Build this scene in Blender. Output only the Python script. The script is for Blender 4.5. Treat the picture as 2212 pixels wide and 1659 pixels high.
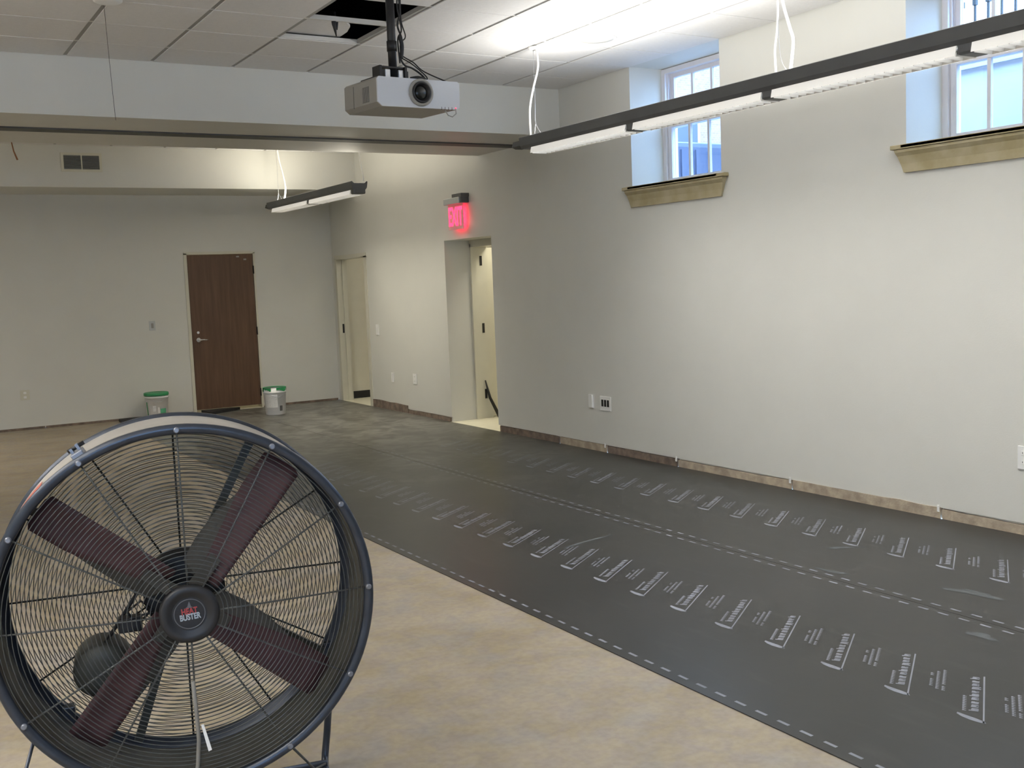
import bpy, bmesh, math, random
from mathutils import Vector, Matrix
random.seed(7)
S = bpy.context.scene
for o in list(bpy.data.objects): bpy.data.objects.remove(o, do_unlink=True)
COL = S.collection
PI = math.pi

# ------------------------------------------------------------------ camera
def cam_setup():
    yaw, pitch, roll, f = .5391, -.0967, -.0395, 2312.4
    fw = Vector((math.sin(yaw)*math.cos(pitch), math.cos(yaw)*math.cos(pitch), math.sin(pitch)))
    r = Vector((math.cos(yaw), -math.sin(yaw), 0)); u = r.cross(fw)
    r2 = r*math.cos(roll)+u*math.sin(roll); u2 = -r*math.sin(roll)+u*math.cos(roll)
    cd = bpy.data.cameras.new('camera'); cam = bpy.data.objects.new('camera', cd); COL.objects.link(cam)
    b = -fw
    cam.matrix_world = Matrix(((r2.x,u2.x,b.x,-5.8361),(r2.y,u2.y,b.y,0),(r2.z,u2.z,b.z,1.6434),(0,0,0,1)))
    cd.sensor_width = 36; cd.lens = f/2212*36; cd.clip_start = .05; cd.clip_end = 200
    S.camera = cam
cam_setup()

# ------------------------------------------------------------------ world, light, exposure
w = bpy.data.worlds.new('World'); S.world = w; w.use_nodes = True
bg = w.node_tree.nodes['Background']
bg.inputs[0].default_value = (.38, .62, 1.0, 1); bg.inputs[1].default_value = 10.0
UP_W, DOWN_W = 13.5, 21.0          # watts of each lit lamp segment, upward and downward
LAMP_COL, WARM_COL = (1.0, .98, .935), (1.0, .935, .78)
S.view_settings.view_transform = 'Standard'; S.view_settings.look = 'None'
S.view_settings.exposure = 0.58; S.view_settings.gamma = 1; S.view_settings.use_curve_mapping = False

def area(name, loc, sx, sy, power, col, rot=(0,0,0), parent=None, spread=None):
    l = bpy.data.lights.new(name, 'AREA'); l.shape = 'RECTANGLE'; l.size = sx; l.size_y = sy; l.energy = power; l.color = col
    if spread: l.spread = spread
    o = bpy.data.objects.new(name, l); COL.objects.link(o)
    if parent: o.parent = parent
    o.location = loc; o.rotation_euler = rot
    return o

# ------------------------------------------------------------------ materials
def mat(name, col, rough=.6, metal=0, bump=0, bscale=40, var=0, vscale=6, emit=None, estr=0, col2=None, spec=None, detail=4):
    m = bpy.data.materials.new(name); m.use_nodes = True; nt = m.node_tree; b = nt.nodes['Principled BSDF']
    b.inputs['Base Color'].default_value = (*col, 1); b.inputs['Roughness'].default_value = rough; b.inputs['Metallic'].default_value = metal
    if spec is not None: b.inputs['Specular IOR Level'].default_value = spec
    if emit: b.inputs['Emission Color'].default_value = (*emit, 1); b.inputs['Emission Strength'].default_value = estr
    tc = nt.nodes.new('ShaderNodeTexCoord')
    if var or col2:
        n = nt.nodes.new('ShaderNodeTexNoise'); n.inputs['Scale'].default_value = vscale; n.inputs['Detail'].default_value = detail
        nt.links.new(tc.outputs['Object'], n.inputs['Vector'])
        r = nt.nodes.new('ShaderNodeValToRGB'); nt.links.new(n.outputs['Fac'], r.inputs['Fac'])
        c2 = col2 or tuple(max(0, c*(1-var)) for c in col)
        r.color_ramp.elements[0].position = .35; r.color_ramp.elements[1].position = .68
        r.color_ramp.elements[0].color = (*c2, 1); r.color_ramp.elements[1].color = (*col, 1)
        nt.links.new(r.outputs['Color'], b.inputs['Base Color'])
    if bump:
        n2 = nt.nodes.new('ShaderNodeTexNoise'); n2.inputs['Scale'].default_value = bscale; n2.inputs['Detail'].default_value = 3
        nt.links.new(tc.outputs['Object'], n2.inputs['Vector'])
        bp = nt.nodes.new('ShaderNodeBump'); bp.inputs['Strength'].default_value = bump; bp.inputs['Distance'].default_value = .01
        nt.links.new(n2.outputs['Fac'], bp.inputs['Height']); nt.links.new(bp.outputs['Normal'], b.inputs['Normal'])
    return m

M = {}
M['wall'] = mat('painted_wall', (.64,.635,.59), .55, bump=.06, bscale=90, var=.03, vscale=2)
M['wall_out'] = mat('exterior_stone', (.42,.30,.27), .9, bump=.4, bscale=20, var=.3)
M['ceil'] = mat('ceiling_tile', (.74,.73,.72), .9, bump=.15, bscale=160, var=.04, vscale=30)
M['grid'] = mat('grid_white', (.62,.61,.58), .5)
M['grid_shadow'] = mat('grid_groove_shade', (.36,.355,.34), .7)  # shade of the tile grooves put into the bar colour
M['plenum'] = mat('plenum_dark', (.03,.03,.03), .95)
M['bar'] = mat('fixture_bronze', (.15,.155,.16), .45, .4, var=.1)
M['track'] = mat('track_dark', (.10,.10,.095), .6, .2, var=.1)
M['louver'] = mat('louver_white', (.85,.84,.80), .35, emit=(1,.96,.90), estr=.22)
M['reflector'] = mat('polished_aluminium', (.80,.80,.80), .30, 1.0, var=.03)
M['louver_blade'] = mat('louver_blade', (.80,.80,.78), .4)
M['white'] = mat('white_plastic', (.80,.80,.78), .35, var=.03)
M['cord'] = mat('white_cord', (.88,.88,.86), .45, var=.03)
M['cord_grey'] = mat('grey_cord', (.20,.19,.17), .6)
M['steel'] = mat('galvanised_steel', (.55,.56,.58), .35, .8, var=.15, vscale=30)
M['bolt'] = mat('bolt_metal', (.22,.23,.26), .4, .6)
M['chrome'] = mat('brushed_chrome', (.72,.72,.72), .25, .9)
M['black'] = mat('black_metal', (.02,.02,.022), .45, .2, var=.2)
M['blackrub'] = mat('black_rubber', (.018,.018,.02), .7, var=.3)
M['darkhole'] = mat('dark_recess', (.015,.015,.014), .9)
M['wood_raw'] = mat('raw_wood', (.46,.40,.26), .6, bump=.1, bscale=60, col2=(.37,.31,.17), vscale=7)
M['vinyl'] = mat('window_vinyl', (.72,.70,.73), .4, var=.03)
M['frame_paint'] = mat('door_frame_paint', (.62,.60,.50), .4, var=.04)
M['corr'] = mat('corridor_wall', (.66,.63,.52), .6, var=.04)
M['corr_floor'] = mat('corridor_tile', (.80,.77,.62), .35, var=.06, vscale=10)
M['plate_wood'] = mat('sole_plate_wood', (.46,.39,.29), .85, bump=.4, bscale=50, col2=(.30,.245,.19), vscale=12)
M['plate_dark'] = mat('rough_brown_block', (.24,.18,.14), .9, bump=.5, bscale=60, col2=(.13,.10,.08), vscale=14)
M['plaster'] = mat('exposed_plaster', (.45,.42,.35), .9, bump=.3, bscale=70, var=.3, vscale=20)
M['green'] = mat('green_lid_plastic', (.02,.26,.09), .4, var=.15)
M['green_print'] = mat('green_label_print', (.10,.42,.24), .6)
M['grey_print'] = mat('grey_label_print', (.58,.58,.58), .6, col2=(.78,.78,.78), vscale=120)
M['bucket'] = mat('bucket_plastic', (.80,.80,.80), .4, var=.08)
M['proj'] = mat('projector_shell', (.60,.62,.66), .35, var=.02)
M['proj_side'] = mat('projector_side', (.30,.29,.265), .5, var=.03)
M['proj_dark'] = mat('projector_dark', (.10,.10,.10), .5)
M['glassdark'] = mat('lens_glass', (.01,.012,.012), .22, spec=.5)
M['fan_dark'] = mat('fan_dark_paint', (.045,.054,.072), .28, .35, bump=.05, bscale=30, var=.25, vscale=18)
M['fan_in'] = mat('fan_drum_inside', (.085,.085,.074), .5, .3, bump=.05, bscale=12, var=.25, vscale=9)
M['fan_out'] = mat('fan_drum_outside', (.48,.45,.41), .38, .3, var=.12, vscale=8)  # pale tone stands in for room light mirrored by the glossy drum
M['motor'] = mat('motor_paint', (.055,.056,.048), .5, .2, var=.2)
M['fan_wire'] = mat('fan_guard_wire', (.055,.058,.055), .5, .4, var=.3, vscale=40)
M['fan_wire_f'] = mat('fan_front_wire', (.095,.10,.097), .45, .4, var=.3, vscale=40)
M['maroon'] = mat('maroon_blade', (.080,.033,.037), .65, bump=.1, bscale=50, col2=(.058,.026,.028), vscale=14)
M['flange'] = mat('dusty_blade_root', (.085,.080,.070), .85, bump=.1, bscale=50, var=.25, vscale=14)
M['redlab'] = mat('red_sticker', (.48,.10,.07), .5)
M['exit_red'] = mat('exit_letters', (.9,.02,.06), .4, emit=(1,.03,.09), estr=2.6)
M['acrylic'] = mat('exit_panel', (.62,.42,.40), .25, emit=(1,.10,.14), estr=.12)
M['alu'] = mat('brushed_aluminium', (.50,.52,.52), .4, .5, var=.05)
M['print'] = mat('membrane_print', (.25,.265,.31), .5, col2=(.17,.18,.21), vscale=3)
M['render'] = mat('outside_concrete', (.50,.48,.51), .9, bump=.2, bscale=8, var=.12, vscale=1.2)
M['ground'] = mat('outside_ground', (.25,.25,.26), .95, var=.2, vscale=2)
M['bluebox'] = mat('blue_grey_metal', (.055,.065,.11), .6, var=.15, vscale=2)
M['sign'] = mat('outdoor_sign', (.26,.28,.24), .6, var=.25, vscale=6)
M['badge_red'] = mat('badge_red', (.36,.05,.05), .5)
M['badge_white'] = mat('badge_white', (.36,.40,.44), .5)
M['badge_grey'] = mat('badge_grey', (.10,.10,.11), .5)

def floor_mat():
    m = bpy.data.materials.new('stained_screed'); m.use_nodes = True; nt = m.node_tree; b = nt.nodes['Principled BSDF']
    tc = nt.nodes.new('ShaderNodeTexCoord')
    def noise(sc, det, dist=0, vec=None):
        n = nt.nodes.new('ShaderNodeTexNoise'); n.inputs['Scale'].default_value = sc; n.inputs['Detail'].default_value = det
        n.inputs['Distortion'].default_value = dist; nt.links.new(tc.outputs['Object'] if vec is None else vec, n.inputs['Vector']); return n
    def ramp(n, p0, c0, p1, c1):
        r = nt.nodes.new('ShaderNodeValToRGB'); nt.links.new(n.outputs['Fac'], r.inputs['Fac'])
        r.color_ramp.elements[0].position = p0; r.color_ramp.elements[0].color = (*c0, 1)
        r.color_ramp.elements[1].position = p1; r.color_ramp.elements[1].color = (*c1, 1); return r
    def mix(f, a, c, fac=None):
        x = nt.nodes.new('ShaderNodeMix'); x.data_type = 'RGBA'
        if fac is None: x.inputs['Factor'].default_value = f
        else: nt.links.new(fac, x.inputs['Factor'])
        nt.links.new(a, x.inputs['A']); nt.links.new(c, x.inputs['B']); return x.outputs['Result']
    a = ramp(noise(2.2, 6, .6), .36, (.235,.185,.11), .60, (.36,.31,.24))
    c = ramp(noise(11, 6, .5), .38, (.30,.255,.23), .60, (.36,.30,.20))
    mixed = mix(.5, a.outputs['Color'], c.outputs['Color'])
    s = ramp(noise(4.5, 6, .3), .50, (0,0,0), .70, (1,1,1))
    grey = nt.nodes.new('ShaderNodeRGB'); grey.outputs[0].default_value = (.27,.265,.265,1)
    sm = nt.nodes.new('ShaderNodeMath'); sm.operation = 'MULTIPLY'; sm.inputs[1].default_value = .45
    nt.links.new(s.outputs['Color'], sm.inputs[0])
    g2 = mix(0, mixed, grey.outputs[0], sm.outputs[0])
    fn = ramp(noise(34, 5, .2), .34, (.70,.68,.66), .62, (1.10,1.09,1.07))
    mu = nt.nodes.new('ShaderNodeMix'); mu.data_type = 'RGBA'; mu.blend_type = 'MULTIPLY'; mu.inputs['Factor'].default_value = .30
    nt.links.new(g2, mu.inputs['A']); nt.links.new(fn.outputs['Color'], mu.inputs['B']); out = mu.outputs['Result']
    nt.links.new(out, b.inputs['Base Color'])
    b.inputs['Roughness'].default_value = .5; b.inputs['Specular IOR Level'].default_value = .35
    n2 = noise(14, 5); bp = nt.nodes.new('ShaderNodeBump'); bp.inputs['Strength'].default_value = .12; bp.inputs['Distance'].default_value = .01
    nt.links.new(n2.outputs['Fac'], bp.inputs['Height']); nt.links.new(bp.outputs['Normal'], b.inputs['Normal'])
    return m
M['floor'] = floor_mat()

def membrane_mat():
    m = bpy.data.materials.new('membrane_sheet'); m.use_nodes = True; nt = m.node_tree; b = nt.nodes['Principled BSDF']
    tc = nt.nodes.new('ShaderNodeTexCoord')
    n = nt.nodes.new('ShaderNodeTexNoise'); n.inputs['Scale'].default_value = 1.6; n.inputs['Detail'].default_value = 6; n.inputs['Distortion'].default_value = .4
    nt.links.new(tc.outputs['Object'], n.inputs['Vector'])
    r = nt.nodes.new('ShaderNodeValToRGB'); nt.links.new(n.outputs['Fac'], r.inputs['Fac'])
    r.color_ramp.elements[0].position = .35; r.color_ramp.elements[0].color = (.022,.023,.023,1)
    r.color_ramp.elements[1].position = .7; r.color_ramp.elements[1].color = (.032,.032,.031,1)
    mp = nt.nodes.new('ShaderNodeMapping'); mp.inputs['Scale'].default_value = (5, 1.1, 1); nt.links.new(tc.outputs['Object'], mp.inputs['Vector'])
    n3 = nt.nodes.new('ShaderNodeTexNoise'); n3.inputs['Scale'].default_value = 2.4; n3.inputs['Detail'].default_value = 3; nt.links.new(mp.outputs['Vector'], n3.inputs['Vector'])
    r3 = nt.nodes.new('ShaderNodeValToRGB'); nt.links.new(n3.outputs['Fac'], r3.inputs['Fac'])
    r3.color_ramp.elements[0].position = .58; r3.color_ramp.elements[0].color = (0,0,0,1)
    r3.color_ramp.elements[1].position = .80; r3.color_ramp.elements[1].color = (.16,.16,.16,1)
    # far-half dust: footprints and thinset haze, plus far-wall reflection put into the colour
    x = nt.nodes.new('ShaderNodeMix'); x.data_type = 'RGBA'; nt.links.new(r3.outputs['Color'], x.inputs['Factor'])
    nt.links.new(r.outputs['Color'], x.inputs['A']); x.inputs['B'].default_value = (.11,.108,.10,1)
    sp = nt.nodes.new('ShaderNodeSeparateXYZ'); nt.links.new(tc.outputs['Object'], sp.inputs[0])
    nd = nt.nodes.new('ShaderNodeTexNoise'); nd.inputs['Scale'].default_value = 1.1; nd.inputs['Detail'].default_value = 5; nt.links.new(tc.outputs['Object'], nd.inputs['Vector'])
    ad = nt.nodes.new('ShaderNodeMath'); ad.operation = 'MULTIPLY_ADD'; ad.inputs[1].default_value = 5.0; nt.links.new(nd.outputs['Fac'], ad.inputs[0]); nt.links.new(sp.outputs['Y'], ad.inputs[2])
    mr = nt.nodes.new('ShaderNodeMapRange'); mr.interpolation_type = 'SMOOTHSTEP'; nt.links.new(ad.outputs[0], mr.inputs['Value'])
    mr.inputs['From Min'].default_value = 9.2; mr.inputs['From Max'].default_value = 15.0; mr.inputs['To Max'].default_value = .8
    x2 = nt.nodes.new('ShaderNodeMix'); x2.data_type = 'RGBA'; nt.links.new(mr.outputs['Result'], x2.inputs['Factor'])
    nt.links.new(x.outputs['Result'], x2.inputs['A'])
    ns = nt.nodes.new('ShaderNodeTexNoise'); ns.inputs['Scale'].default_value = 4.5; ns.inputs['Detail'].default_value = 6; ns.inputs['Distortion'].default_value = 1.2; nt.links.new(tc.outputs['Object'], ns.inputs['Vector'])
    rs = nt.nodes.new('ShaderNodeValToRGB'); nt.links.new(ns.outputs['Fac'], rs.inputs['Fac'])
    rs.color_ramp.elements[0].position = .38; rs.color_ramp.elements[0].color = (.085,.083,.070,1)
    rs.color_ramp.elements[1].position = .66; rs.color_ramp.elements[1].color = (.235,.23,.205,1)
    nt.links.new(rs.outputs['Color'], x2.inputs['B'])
    nt.links.new(x2.outputs['Result'], b.inputs['Base Color'])
    rr = nt.nodes.new('ShaderNodeMapRange'); nt.links.new(n.outputs['Fac'], rr.inputs['Value'])
    rr.inputs['To Min'].default_value = .30; rr.inputs['To Max'].default_value = .35; b.inputs['Specular IOR Level'].default_value = .28
    nt.links.new(rr.outputs['Result'], b.inputs['Roughness'])
    n2 = nt.nodes.new('ShaderNodeTexNoise'); n2.inputs['Scale'].default_value = 4; n2.inputs['Detail'].default_value = 4
    nt.links.new(tc.outputs['Object'], n2.inputs['Vector'])
    bp = nt.nodes.new('ShaderNodeBump'); bp.inputs['Strength'].default_value = .05; bp.inputs['Distance'].default_value = .01
    nt.links.new(n2.outputs['Fac'], bp.inputs['Height']); nt.links.new(bp.outputs['Normal'], b.inputs['Normal'])
    return m
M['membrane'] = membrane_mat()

def brick_mat():
    m = bpy.data.materials.new('far_brickwork'); m.use_nodes = True; nt = m.node_tree; b = nt.nodes['Principled BSDF']
    tc = nt.nodes.new('ShaderNodeTexCoord'); mp = nt.nodes.new('ShaderNodeMapping'); nt.links.new(tc.outputs['Object'], mp.inputs['Vector'])
    mp.inputs['Rotation'].default_value = (PI/2, 0, 0)
    br = nt.nodes.new('ShaderNodeTexBrick'); br.inputs['Scale'].default_value = 4; br.inputs['Color1'].default_value = (.30,.19,.20,1)
    br.inputs['Color2'].default_value = (.24,.15,.16,1); br.inputs['Mortar'].default_value = (.32,.30,.32,1)
    nt.links.new(mp.outputs['Vector'], br.inputs['Vector']); nt.links.new(br.outputs['Color'], b.inputs['Base Color']); b.inputs['Roughness'].default_value = .9
    return m
M['brick'] = brick_mat()

def wood_door_mat():
    m = bpy.data.materials.new('walnut_veneer'); m.use_nodes = True; nt = m.node_tree; b = nt.nodes['Principled BSDF']
    tc = nt.nodes.new('ShaderNodeTexCoord'); mp = nt.nodes.new('ShaderNodeMapping'); mp.inputs['Scale'].default_value = (14, 14, .9)
    nt.links.new(tc.outputs['Object'], mp.inputs['Vector'])
    n = nt.nodes.new('ShaderNodeTexNoise'); n.inputs['Scale'].default_value = 1.6; n.inputs['Detail'].default_value = 6; nt.links.new(mp.outputs['Vector'], n.inputs['Vector'])
    r = nt.nodes.new('ShaderNodeValToRGB'); nt.links.new(n.outputs['Fac'], r.inputs['Fac'])
    r.color_ramp.elements[0].position = .3; r.color_ramp.elements[0].color = (.080,.040,.021,1)
    r.color_ramp.elements[1].position = .7; r.color_ramp.elements[1].color = (.130,.068,.036,1)
    nt.links.new(r.outputs['Color'], b.inputs['Base Color']); b.inputs['Roughness'].default_value = .5
    return m
M['walnut'] = wood_door_mat()

def glass_mat():
    m = bpy.data.materials.new('window_glass'); m.use_nodes = True; nt = m.node_tree; nt.nodes.clear()
    o = nt.nodes.new('ShaderNodeOutputMaterial'); t = nt.nodes.new('ShaderNodeBsdfTransparent'); g = nt.nodes.new('ShaderNodeBsdfGlossy')
    t.inputs['Color'].default_value = (.93,.96,.98,1); g.inputs['Roughness'].default_value = .03
    lw = nt.nodes.new('ShaderNodeLayerWeight'); pw = nt.nodes.new('ShaderNodeMath'); pw.operation = 'POWER'; pw.inputs[1].default_value = 5
    nt.links.new(lw.outputs['Facing'], pw.inputs[0]); fr = nt.nodes.new('ShaderNodeMath'); fr.operation = 'MULTIPLY_ADD'; fr.inputs[1].default_value = .9; fr.inputs[2].default_value = .04
    nt.links.new(pw.outputs[0], fr.inputs[0])
    mx = nt.nodes.new('ShaderNodeMixShader'); nt.links.new(fr.outputs[0], mx.inputs[0]); nt.links.new(t.outputs[0], mx.inputs[1]); nt.links.new(g.outputs[0], mx.inputs[2])
    nt.links.new(mx.outputs[0], o.inputs['Surface']); return m
M['glass'] = glass_mat()

# ------------------------------------------------------------------ mesh helpers
def box(bm, x0, x1, y0, y1, z0, z1, mi=0, bev=0):
    vs = [bm.verts.new(p) for p in ((x0,y0,z0),(x1,y0,z0),(x1,y1,z0),(x0,y1,z0),(x0,y0,z1),(x1,y0,z1),(x1,y1,z1),(x0,y1,z1))]
    fs = [bm.faces.new([vs[i] for i in q]) for q in ((3,2,1,0),(4,5,6,7),(0,1,5,4),(1,2,6,5),(2,3,7,6),(3,0,4,7))]
    for f in fs: f.material_index = mi
    if bev:
        es = list({e for f in fs for e in f.edges})
        bmesh.ops.bevel(bm, geom=es, offset=bev, segments=2, affect='EDGES', profile=.5)
    return vs
def tube(bm, pts, r, seg=8, mi=0, closed=False, cap=True, M4=None):
    pts = [Vector(p) for p in pts]; n = len(pts); rings = []
    prev = None
    for i, p in enumerate(pts):
        if closed: t = (pts[(i+1) % n]-pts[i-1])
        else: t = pts[min(i+1, n-1)]-pts[max(i-1, 0)]
        t.normalize()
        if prev is None:
            a = Vector((0,0,1)) if abs(t.z) < .9 else Vector((1,0,0))
            s = t.cross(a).normalized()
        else: s = (prev - t*prev.dot(t)).normalized()
        prev = s; u = t.cross(s)
        rr = r[i] if isinstance(r, (list, tuple)) else r
        ring = []
        for k in range(seg):
            an = 2*PI*k/seg; q = p+s*math.cos(an)*rr+u*math.sin(an)*rr
            ring.append(bm.verts.new(M4 @ q if M4 else q))
        rings.append(ring)
    m = n if closed else n-1
    for i in range(m):
        a, b = rings[i], rings[(i+1) % n]
        for k in range(seg):
            f = bm.faces.new((a[k], a[(k+1) % seg], b[(k+1) % seg], b[k])); f.material_index = mi; f.smooth = True
    if cap and not closed:
        bm.faces.new(rings[0][::-1]).material_index = mi; bm.faces.new(rings[-1]).material_index = mi
def lathe(bm, prof, seg=48, axis='z', c=(0,0,0), M4=None, mi=0, close=False, smooth=True):
    rings = []
    for (r, h) in prof:
        ring = []
        for k in range(seg):
            a = 2*PI*k/seg; x, y = r*math.cos(a), r*math.sin(a)
            p = {'z': Vector((x, y, h)), 'y': Vector((x, h, y)), 'x': Vector((h, x, y))}[axis]+Vector(c)
            ring.append(bm.verts.new(M4 @ p if M4 else p))
        rings.append(ring)
    R = rings+[rings[0]] if close else rings
    for a, b in zip(R[:-1], R[1:]):
        for k in range(seg):
            f = bm.faces.new((a[k], a[(k+1) % seg], b[(k+1) % seg], b[k])); f.material_index = mi; f.smooth = smooth
    return rings
def disc_lathe(bm, prof, **kw):   # solid of revolution, capped at both ends
    r = lathe(bm, prof, **kw); mi = kw.get('mi', 0)
    bm.faces.new(r[0][::-1]).material_index = mi; bm.faces.new(r[-1]).material_index = mi
def prism(bm, poly, z0, z1, f3, mi=0):
    a = [bm.verts.new(f3(p[0], p[1], z0)) for p in poly]; b = [bm.verts.new(f3(p[0], p[1], z1)) for p in poly]
    n = len(poly)
    bm.faces.new(a[::-1]).material_index = mi; bm.faces.new(b).material_index = mi
    for i in range(n): bm.faces.new((a[i], a[(i+1) % n], b[(i+1) % n], b[i])).material_index = mi
def obj(name, bm, mats, parent=None, label=None, cat=None, group=None, kind=None, fix=True):
    if fix: bmesh.ops.recalc_face_normals(bm, faces=bm.faces)
    me = bpy.data.meshes.new(name); bm.to_mesh(me); bm.free()
    for m in (mats if isinstance(mats, (list, tuple)) else [mats]): me.materials.append(M[m] if isinstance(m, str) else m)
    o = bpy.data.objects.new(name, me); COL.objects.link(o)
    if parent is not None: o.parent = parent; o.matrix_parent_inverse = Matrix.Translation(-Vector(parent.location))
    tag(o, label, cat, group, kind); return o
def tag(o, label=None, cat=None, group=None, kind=None):
    for k, v in (('label', label), ('category', cat), ('group', group), ('kind', kind)):
        if v: o[k] = v
    return o
def thing(name, label, cat, loc=(0,0,0), group=None, kind=None):
    o = bpy.data.objects.new(name, None); COL.objects.link(o); o.location = loc
    return tag(o, label, cat, group, kind)
def B(*boxes):
    bm = bmesh.new()
    for b in boxes: box(bm, *b)
    return bm
def copy_tree(o, parent=None, off=None):
    c = o.copy(); COL.objects.link(c)
    if parent is not None: c.parent = parent
    if off is not None: c.location = o.location+Vector(off)
    for ch in list(o.children): copy_tree(ch, c)
    return c
def text_mesh(name, body, size, mat_, mw, parent=None, extrude=.001, bold=0, label=None):
    cu = bpy.data.curves.new(name, 'FONT'); cu.body = body; cu.size = size; cu.extrude = extrude; cu.align_x = 'CENTER'; cu.align_y = 'CENTER'; cu.offset = bold
    t = bpy.data.objects.new(name+'_tmp', cu); COL.objects.link(t)
    dg = bpy.context.evaluated_depsgraph_get(); me = bpy.data.meshes.new_from_object(t.evaluated_get(dg))
    bpy.data.objects.remove(t, do_unlink=True); me.transform(mw); me.materials.clear(); me.materials.append(M[mat_])
    o = bpy.data.objects.new(name, me); COL.objects.link(o)
    if parent is not None: o.parent = parent; o.matrix_parent_inverse = Matrix.Translation(-Vector(parent.location))
    if label: o['label'] = label
    return o

# ------------------------------------------------------------------ room shell
XL, YN, D, H, T = -9.6, -3.4, 14.69, 3.44, .5
Y1a, Y1b = 13.50, 14.56      # doorway next to the corner
Y2a, Y2b = 10.074, 11.17     # doorway under the exit sign
WIN = [(6.43,7.572), (3.543,4.685), (.658,1.80), (-2.227,-1.085)]  # last two are unseen, added at the same pitch for daylight
ZS = 2.40
obj('floor', B((XL-.2, .0, YN-.2, D+.2, -.12, 0)), 'floor', kind='structure')
# right wall (openings left free)
bm = bmesh.new(); base = .072
box(bm, 0, .14, Y1b, D+.02, 0, H+.02); box(bm, 0, .14, Y1a, Y1b, 2.07, H+.02)
box(bm, 0, .36, Y2b, Y1a, base-.015, H+.02); box(bm, 0, .36, Y2a, Y2b, 2.13, H+.02)
box(bm, .012, .36, Y2b, Y1a, 0, base-.015)
ys = [Y2a]
for a, b in WIN: ys += [b, a]
ys.append(YN-.2)
for i in range(0, len(ys)-1, 2):
    x1 = T
    box(bm, 0, x1, ys[i+1], ys[i], base, H+.02); box(bm, .02, x1, ys[i+1], ys[i], 0, base)
for a, b in WIN:
    box(bm, 0, T, a, b, base, ZS); box(bm, .02, T, a, b, 0, base); box(bm, 0, T, a, b, H, H+.02)
obj('wall_right', bm, 'wall', kind='structure')
# far wall with the doorway of the brown door
DX0, DX1, DZ = -2.115, -1.145, 2.17
obj('wall_far', B((XL, DX0, D, D+.16, .012, H+.02), (DX1, .14, D, D+.16, .012, H+.02), (DX0, DX1, D, D+.16, DZ, H+.02)), 'wall', kind='structure')
obj('wall_left', B((XL-.16, XL, YN-.3, D+.16, 0, H+.02)), 'wall', kind='structure')
NW = [(-7.6,-6.0)]      # tall window added unseen behind the photographer for daylight fill
bm = bmesh.new(); xx = [XL]+[v for a in NW for v in a]+[T]
for i in range(0, len(xx), 2): box(bm, xx[i], xx[i+1], YN-.3, YN, 0, H+.02)
for a, b in NW: box(bm, a, b, YN-.3, YN, 0, .9); box(bm, a, b, YN-.3, YN, 2.9, H+.02)
obj('wall_near', bm, 'wall', kind='structure')
for i, (a, b) in enumerate(NW):
    wn = thing('window_%d' % (i+5), None, None, ((a+b)/2, YN, .9), kind='structure')
    c = (a+b)/2
    obj('window_frame', B((a,a+.06,YN-.22,YN-.14,.9,2.9),(b-.06,b,YN-.22,YN-.14,.9,2.9),(a+.06,b-.06,YN-.22,YN-.14,.9,.97),(a+.06,b-.06,YN-.22,YN-.14,2.83,2.9),(c-.03,c+.03,YN-.22,YN-.14,.97,2.83),(a+.06,b-.06,YN-.22,YN-.14,1.87,1.93)), 'vinyl', wn)
    for x0, x1 in ((a+.06, c-.03), (c+.03, b-.06)):
        for z0, z1 in ((.97,1.87), (1.93,2.83)): obj('pane', B((x0, x1, YN-.185, YN-.18, z0, z1)), 'glass', wn)
# beam and soffit
YB1, YB2, ZB = 8.68, 10.28, 3.0
YSF, ZSF = 13.69, 2.945
obj('ceiling_beam', B((XL, 0, YB1, YB2, ZB, H+.02)), 'wall', kind='structure')
obj('wall_soffit', B((XL, 0, YSF, D, ZSF, H+.02)), 'wall', kind='structure')
t = obj('trim_1', B((XL, -.02, 9.35, 9.52, ZB-.012, ZB+.001)), 'track', kind='structure')
# roof slab over the plenum and dark plenum around the hole
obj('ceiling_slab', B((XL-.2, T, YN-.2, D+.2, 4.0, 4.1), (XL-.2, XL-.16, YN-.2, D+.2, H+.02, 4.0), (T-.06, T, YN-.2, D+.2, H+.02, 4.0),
    (XL, T, YN-.2, YN-.16, H+.02, 4.0), (XL, T, D+.16, D+.2, H+.02, 4.0)), 'plenum', kind='structure')

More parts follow.
